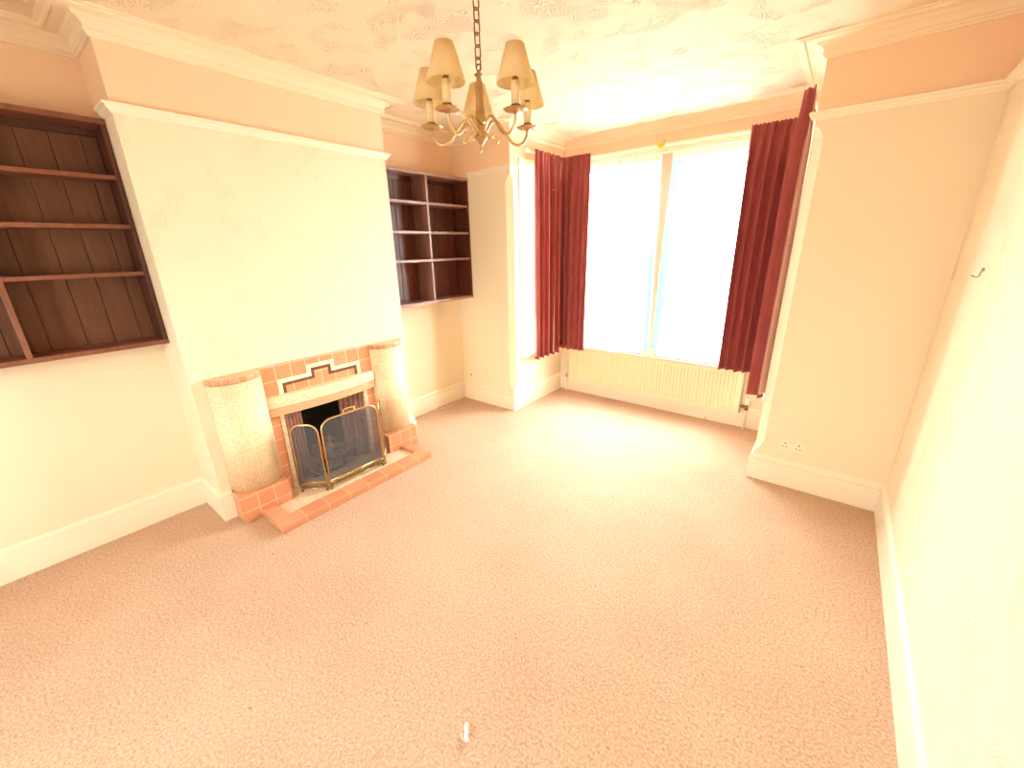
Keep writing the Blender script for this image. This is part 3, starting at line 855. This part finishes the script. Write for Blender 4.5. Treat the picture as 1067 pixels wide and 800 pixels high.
screen_panel('centre_frame', PA, PB, .038, .568, .075, True)
screen_panel('side_frame', (-2.815, 1.026), (-2.664, 1.164), .038, .552, .07)
screen_panel('side_frame', (-2.652, 1.638), (-2.80, 1.752), .038, .552, .07)

# ------------------------------------------------------------------ radiator
ra = thing('radiator', 'long cream ribbed panel radiator under the bay window', 'radiator', (-1.445, YB - .06, 0))
R0, R1, RYF = -2.385, -.512, YB - .082
bm = B()
pitch = .0334; n = int((R1 - R0 - .05) / pitch); y_b = YB - .034
pts = [(R0, RYF)]
st = R0 + ((R1 - R0) - n * pitch) / 2
for k in range(n):
    x = st + k * pitch
    pts += [(x + .003, RYF), (x + .008, RYF + .010), (x + .014, RYF + .010), (x + .019, RYF)]
pts += [(R1, RYF)]
def rib_ring(z, flat): return [(x, (RYF if flat else y), z) for x, y in pts]
rows = [rib_ring(z, f) for z, f in ((.160, True), (.178, True), (.188, False), (.525, False), (.535, True), (.558, True))]
vr = [[bm.verts.new(q) for q in r] for r in rows]
for a, b in zip(vr, vr[1:]):
    for i in range(len(a) - 1): bm.faces.new((a[i], a[i + 1], b[i + 1], b[i]))
box(bm, R0, R1, RYF + .012, y_b, .160, .558)
box(bm, R0, R0 + .006, RYF, RYF + .013, .160, .558); box(bm, R1 - .006, R1, RYF, RYF + .013, .160, .558)
box(bm, R0, R1, RYF, RYF + .013, .5575, .5605); box(bm, R0, R1, RYF, RYF + .013, .1575, .160)
obj('panel', bm, M['radiator'], ra)
for x in (R0 + .25, R1 - .25):
    bm = B(); box(bm, x - .02, x + .02, y_b - .002, YB - .001, .2, .5); obj('wall_bracket', bm, M['radiator'], ra)
bm = B(); tube(bm, smooth_path([(R0 + .01, RYF + .03, .20), (R0 - .028, RYF + .03, .20), (R0 - .035, RYF + .03, .19), (R0 - .035, RYF + .03, .0)], 6), .0085, 12); obj('tail_pipe', bm, M['pipe'], ra)
bm = B(); tube(bm, [(R0 - .035, RYF + .03, .175), (R0 - .035, RYF + .03, .222)], .013, 12); obj('lockshield', bm, M['chrome'], ra)
vx = R1 + .052
bm = B(); tube(bm, [(vx, RYF + .03, .205), (vx, RYF + .03, .0)], .0085, 12); obj('feed_pipe', bm, M['pipe'], ra)
bm = B(); tube(bm, [(R1 - .01, RYF + .03, .225), (vx, RYF + .03, .225)], .011, 12); tube(bm, [(vx, RYF + .03, .195), (vx, RYF + .03, .25)], .0125, 12)
tube(bm, [(R1 + .012, RYF + .03, .225), (R1 + .032, RYF + .03, .225)], .016, 6); tube(bm, [(vx, RYF + .03, .192), (vx, RYF + .03, .208)], .017, 6)
va = obj('valve', bm, M['brass_dark'], ra)
bm = B(); lathe(bm, [(0, .245), (.013, .245), (.018, .252), (.020, .275), (.019, .305), (.013, .312), (0, .313)], (vx, RYF + .03), 20); obj('valve_knob', bm, M['rail'], va)
bm = B(); lathe(bm, [(0, .312), (.011, .312), (.010, .316), (0, .317)], (vx, RYF + .03), 16); obj('knob_cap', bm, M['chrome'], va)

# ------------------------------------------------------------------ chandelier
CX, CY = -1.235, 1.385
ch = thing('chandelier', 'five-arm brass chandelier with cream shades hanging from the ceiling on a chain', 'chandelier', (CX, CY, 2.07))
bm = B(); lathe(bm, [(0, 2.75), (.052, 2.75), (.055, 2.742), (.045, 2.722), (.018, 2.708), (.008, 2.70), (0, 2.698)], (CX, CY)); obj('ceiling_rose', bm, M['brass_pale'], ch)
bm = B()
z = 2.703; k = 0
while z > 2.375:
    hh, rr_ = .046, .0105
    q = []
    for i in range(20):
        a = 2 * PI * i / 20
        lx = rr_ * math.cos(a); lz = (hh / 2 - rr_) * (1 if math.sin(a) > 0 else -1) + rr_ * math.sin(a)
        q.append((CX + (lx if k % 2 else lx * .25), CY + (lx * .3 if k % 2 else lx), z - hh / 2 + lz))
    tube(bm, q, .0028, 8, closed=True)
    z -= hh - .0075; k += 1
obj('chain', bm, M['brass_dark'], ch)
bm = B()
q = [(CX + .010 * math.cos(2 * PI * i / 18), CY, 2.360 + .012 * math.sin(2 * PI * i / 18)) for i in range(18)]
tube(bm, q, .0028, 8, closed=True); obj('hanging_ring', bm, M['brass_dark'], ch)
bm = B(); lathe(bm, [(r_ * 1.25, z_) for r_, z_ in [(0, 2.352), (.006, 2.352), (.006, 2.342), (.013, 2.340), (.014, 2.335), (.008, 2.330), (.0085, 2.318), (.0135, 2.308), (.0145, 2.295), (.0125, 2.26), (.0125, 2.24), (.0155, 2.205), (.0185, 2.186), (.0185, 2.178), (.010, 2.174), (.010, 2.168), (.0175, 2.165), (.0195, 2.158), (.0195, 2.132), (.0175, 2.127), (.021, 2.124), (.021, 2.119), (.012, 2.108), (.009, 2.10), (.0045, 2.097), (.006, 2.092), (.0045, 2.088), (.003, 2.085), (.0055, 2.081), (.004, 2.076), (0, 2.071)]], (CX, CY), 24)
obj('column', bm, M['brass_col'], ch)
PAN = 2.170; RA = .21; TH = math.radians(62)
for k in range(5):
    th = TH + 2 * PI * k / 5; c, s = math.cos(th), math.sin(th)
    def Q(r, z): return (CX + c * r, CY + s * r, z)
    px, py = CX + c * RA, CY + s * RA
    bm = B()
    tube(bm, smooth_path([Q(.014, 2.137), Q(.030, 2.155), Q(.045, 2.178), Q(.065, 2.186), Q(.085, 2.174), Q(.108, 2.145), Q(.135, 2.116), Q(.163, 2.106), Q(.188, 2.116), Q(.204, 2.138), Q(RA, PAN)], 6), 0.0056, 10)
    arm = obj('arm', bm, M['brass_pale'], ch)
    bm = B()
    tube(bm, smooth_path([Q(.018, 2.145), Q(.038, 2.128), Q(.056, 2.110), Q(.070, 2.107), Q(.076, 2.116), Q(.069, 2.122)], 6), [.0042 - .0022 * i / 30 for i in range(31)], 8)
    obj('scroll', bm, M['brass'], arm)
    bm = B()
    lathe(bm, [(0, PAN - .010), (.006, PAN - .010), (.010, PAN - .004), (.022, PAN - .001), (.039, PAN + .001), (.0435, PAN + .004), (.044, PAN + .006), (.041, PAN + .005), (.022, PAN + .003), (.012, PAN + .004), (.011, PAN + .012), (0, PAN + .012)], (px, py), 64, .05)
    obj('drip_pan', bm, M['brass_mid'], arm)
    bm = B(); lathe(bm, [(0, PAN + .008), (.0175, PAN + .008), (.0190, PAN + .014), (.0175, PAN + .020), (.0, PAN + .020)], (px, py), 20); obj('collar', bm, M['brass_dark'], arm)
    bm = B(); lathe(bm, [(0, PAN + .018), (.0160, PAN + .018), (.0160, PAN + .092), (.0135, PAN + .094), (0, PAN + .094)], (px, py), 20); obj('candle_tube', bm, M['candle'], arm)
    bm = B(); lathe(bm, [(0, PAN + .094), (.0105, PAN + .094), (.0105, PAN + .104), (.006, PAN + .107), (0, PAN + .107)], (px, py), 16); obj('lamp_holder', bm, M['brass_dark'], arm)
    z0, z1, ro, ri = PAN + .087, PAN + .202, .0690, .0325
    bm = B()
    lathe(bm, [(ro, z0), (ri, z1)], (px, py), 40)
    sh = obj('lamp_shade', bm, M['shade'], ch)
    md = sh.modifiers.new('thick', 'SOLIDIFY'); md.thickness = .0012; md.offset = 0
    for r_, zz in ((ro, z0), (ri, z1)):
        bm = B()
        tube(bm, [(px + r_ * math.cos(2 * PI * i / 40), py + r_ * math.sin(2 * PI * i / 40), zz) for i in range(40)], .0013, 6, closed=True)
        obj('shade_trim', bm, M['shade'], sh)
    zc = PAN + .150; rc = ro + (ri - ro) * (zc - z0) / (z1 - z0) - .001
    for q in range(3):
        a = th + 2 * PI * q / 3
        bm = B()
        tube(bm, [(px + .008 * math.cos(a), py + .008 * math.sin(a), PAN + .105), (px + rc * math.cos(a), py + rc * math.sin(a), zc)], .0011, 6)
        obj('shade_carrier', bm, M['brass_dark'], sh)

# ------------------------------------------------------------------ small things
so = thing('wall_socket', 'cream double power socket low on the wall right of the bay', 'socket', (-.038, YR, .28))
bm = B(); box(bm, -.112, .036, YR - .009, YR - .0005, .274, .360); obj('face_plate', bm, M['socket'], so, .003)
for cx in (-.078, .002):
    for a, b, c, e in ((-.004, .004, .326, .338), (-.0165, -.0065, .302, .308), (.0065, .0165, .302, .308)):
        bm = B(); box(bm, cx + a, cx + b, YR - .0098, YR - .0088, c, e); obj('pin_hole', bm, M['black'], so)
for cx in (-.050, -.026):
    bm = B(); box(bm, cx - .007, cx + .007, YR - .0125, YR - .0088, .332, .350); sw = obj('rocker_switch', bm, M['socket'], so, .0015)
    bm = B(); box(bm, cx - .005, cx + .005, YR - .0130, YR - .0120, .3475, .3500); obj('switch_mark', bm, M['black'], sw)
ae = thing('aerial_socket', 'tiny round aerial socket on the wall below the varnished bookcase', 'socket', (-3.156, YR, .28))
bm = B(); tube(bm, [(-3.156, YR - .0005, .30), (-3.156, YR - .012, .30)], .022, 24); obj('face_plate', bm, M['socket'], ae, .002)
bm = B(); tube(bm, [(-3.156, YR - .010, .303), (-3.156, YR - .022, .303)], .008, 16); obj('plug', bm, M['black'], ae)
bm = B()
cp_ = smooth_path([(-3.272, YR - .030, .006), (-3.262, YR - .10, .006), (-3.225, 3.02, .006), (-3.215, 2.86, .006), (-3.245, 2.73, .006), (-3.270, 2.66, .02), (-3.270, 2.58, .05), (-3.270, 2.46, .045), (-3.268, 2.36, .02), (-3.255, 2.28, .006)], 8)
tube(bm, cp_, .0042, 8); o = recenter(obj('cable', bm, M['cable'])); tag(o, 'thin cream cable lying along the skirting of the alcove beside the fireplace', 'cable')
hk = thing('wall_hook', 'small bent metal hook on the right-hand wall', 'hook', (XW, 2.626, 1.53))
bm = B(); tube(bm, [(XW - .0005, 2.62, 1.568), (XW - .008, 2.62, 1.568)], .0075, 12); obj('hook_head', bm, M['steel'], hk)
bm = B(); tube(bm, smooth_path([(XW - .006, 2.62, 1.568), (XW - .009, 2.62, 1.553), (XW - .010, 2.623, 1.540), (XW - .018, 2.632, 1.536), (XW - .028, 2.642, 1.543)], 6), .0026, 8); obj('hook_arm', bm, M['steel'], hk)
sp_ = thing('paper_scrap', 'crumpled white scrap lying on the carpet in the foreground', 'paper scrap', (-.762, .648, 0))
def scrap(bm, pts, w_, h_):
    P = [Vector((-.762 + (q[0] + .762) * 1.6, .648 + (q[1] - .648) * 1.6, q[2] * 1.2)) for q in pts]; rows = []
    for i, q in enumerate(P):
        tt = (P[min(i + 1, len(P) - 1)] - P[max(i - 1, 0)]).normalized(); n_ = Vector((-tt.y, tt.x, 0))
        rows.append([bm.verts.new(q + n_ * w_ * f + Vector((0, 0, g * h_))) for f, g in ((-1, .2), (-.4, 1), (.4, .8), (1, 0.1), (.4, -.15), (-.4, -.1))])
    for a, b in zip(rows, rows[1:]):
        for k in range(6): bm.faces.new((a[k], a[(k + 1) % 6], b[(k + 1) % 6], b[k]))
    bm.faces.new(rows[0]); bm.faces.new(list(reversed(rows[-1])))
bm = B(); scrap(bm, [(-.775, .662, .006), (-.770, .654, .012), (-.763, .648, .009), (-.757, .640, .012), (-.748, .635, .007)], .0075, .010)
obj('torn_strip', bm, M['paper'], sp_)
bm = B(); scrap(bm, [(-.772, .640, .004), (-.764, .636, .006), (-.757, .634, .004)], .006, .005)
o = obj('backing_flake', bm, M['cable'], sp_); o['label'] = 'brownish flake'
ht = thing('ribbon_bow', 'little yellow heart-shaped ornament pinned to the window head above the mullion', 'ornament', (-1.474, YB - .09, 2.52))
bm = B()
hp = []
for i in range(28):
    a = 2 * PI * i / 28
    hp.append((16 * math.sin(a) ** 3, 13 * math.cos(a) - 5 * math.cos(2 * a) - 2 * math.cos(3 * a) - math.cos(4 * a)))
fr_ = [bm.verts.new((-1.474 + u * .0024, YB - .094, 2.546 + v * .0024)) for u, v in hp]
mi_ = [bm.verts.new((-1.474 + u * .0017, YB - .102, 2.546 + v * .0017)) for u, v in hp]
bk_ = [bm.verts.new((-1.474 + u * .0024, YB - .084, 2.546 + v * .0024)) for u, v in hp]
for i in range(28):
    j = (i + 1) % 28
    bm.faces.new((bk_[i], bk_[j], fr_[j], fr_[i])); bm.faces.new((fr_[i], fr_[j], mi_[j], mi_[i]))
bm.faces.new(mi_); bm.faces.new(list(reversed(bk_)))
obj('heart', bm, M['ochre'], ht)
bm = B(); tube(bm, [(-1.446, YB - .084, 2.578), (-1.446, YB - .094, 2.578)], .006, 10); obj('drawing_pin', bm, M['brass_dark'], ht)

# ------------------------------------------------------------------ daylight
wd = bpy.data.worlds.new('World'); sc.world = wd; wd.use_nodes = True
nt = wd.node_tree; bg = nt.nodes['Background']
tc = nt.nodes.new('ShaderNodeTexCoord'); sep = nt.nodes.new('ShaderNodeSeparateXYZ'); ln(nt, tc.outputs['Generated'], sep.inputs[0])
cr = ramp(nt, math_n(nt, 'ADD', math_n(nt, 'MULTIPLY', sep.outputs['Z'], .5), .5), [(.30, (.22, .23, .23)), (.49, (.46, .50, .50)), (.60, (.95, .99, 1.0)), (1, (.92, .97, 1.0))])
ln(nt, cr, bg.inputs['Color']); bg.inputs['Strength'].default_value = 7.5
def portal(loc, rot, sx, sy):
    l = bpy.data.lights.new('window_portal', 'AREA'); l.shape = 'RECTANGLE'; l.size = sx; l.size_y = sy
    l.cycles.is_portal = True
    o = bpy.data.objects.new('window_portal', l); COL.objects.link(o); o.location = loc; o.rotation_euler = rot
portal(((BW0 + BW1) / 2, YB + T + .02, (BZ0 + BZ1) / 2), (-PI / 2, 0, 0), BW1 - BW0, BZ1 - BZ0)
portal((XL - T - .02, (SWY0 + SWY1) / 2, (SWZ0 + SWZ1) / 2), (0, -PI / 2, 0), SWZ1 - SWZ0, SWY1 - SWY0)
portal((XR + T + .02, (SWY0 + SWY1) / 2, (SWZ0 + SWZ1) / 2), (0, PI / 2, 0), SWZ1 - SWZ0, SWY1 - SWY0)
portal(((KX0 + KX1) / 2, YK - W - .02, (KZ0 + KZ1) / 2), (PI / 2, 0, 0), KX1 - KX0, KZ1 - KZ0)

# ------------------------------------------------------------------ camera
cd = bpy.data.cameras.new('camera'); cam = bpy.data.objects.new('camera', cd); COL.objects.link(cam); sc.camera = cam
yaw, pit, rol, f = .6712, -.3215, -.0206, 422.3244
fw = Vector((-math.sin(yaw) * math.cos(pit), math.cos(yaw) * math.cos(pit), math.sin(pit)))
rt = Vector((math.cos(yaw), math.sin(yaw), 0)); up = rt.cross(fw)
r2 = rt * math.cos(rol) + up * math.sin(rol); u2 = -rt * math.sin(rol) + up * math.cos(rol)
mw = Matrix((r2, u2, -fw)).transposed().to_4x4(); mw.translation = (.0169, -.021, 1.6968)
cam.matrix_world = mw
cd.sensor_fit = 'HORIZONTAL'; cd.sensor_width = 36; cd.lens = f / 1067 * 36
cd.shift_x = -.226 / 1067; cd.shift_y = -1.63 / 1067; cd.clip_start = .02

vs_ = sc.view_settings
sc.display_settings.display_device = 'sRGB'
vs_.view_transform = 'Standard'; vs_.look = 'None'; vs_.gamma = 1; vs_.use_curve_mapping = False; vs_.exposure = 2.8
sc.cycles.max_bounces = 12; sc.cycles.diffuse_bounces = 8; sc.cycles.transparent_max_bounces = 16
sc.cycles.use_denoising = True
sc.cycles.sample_clamp_indirect = 12
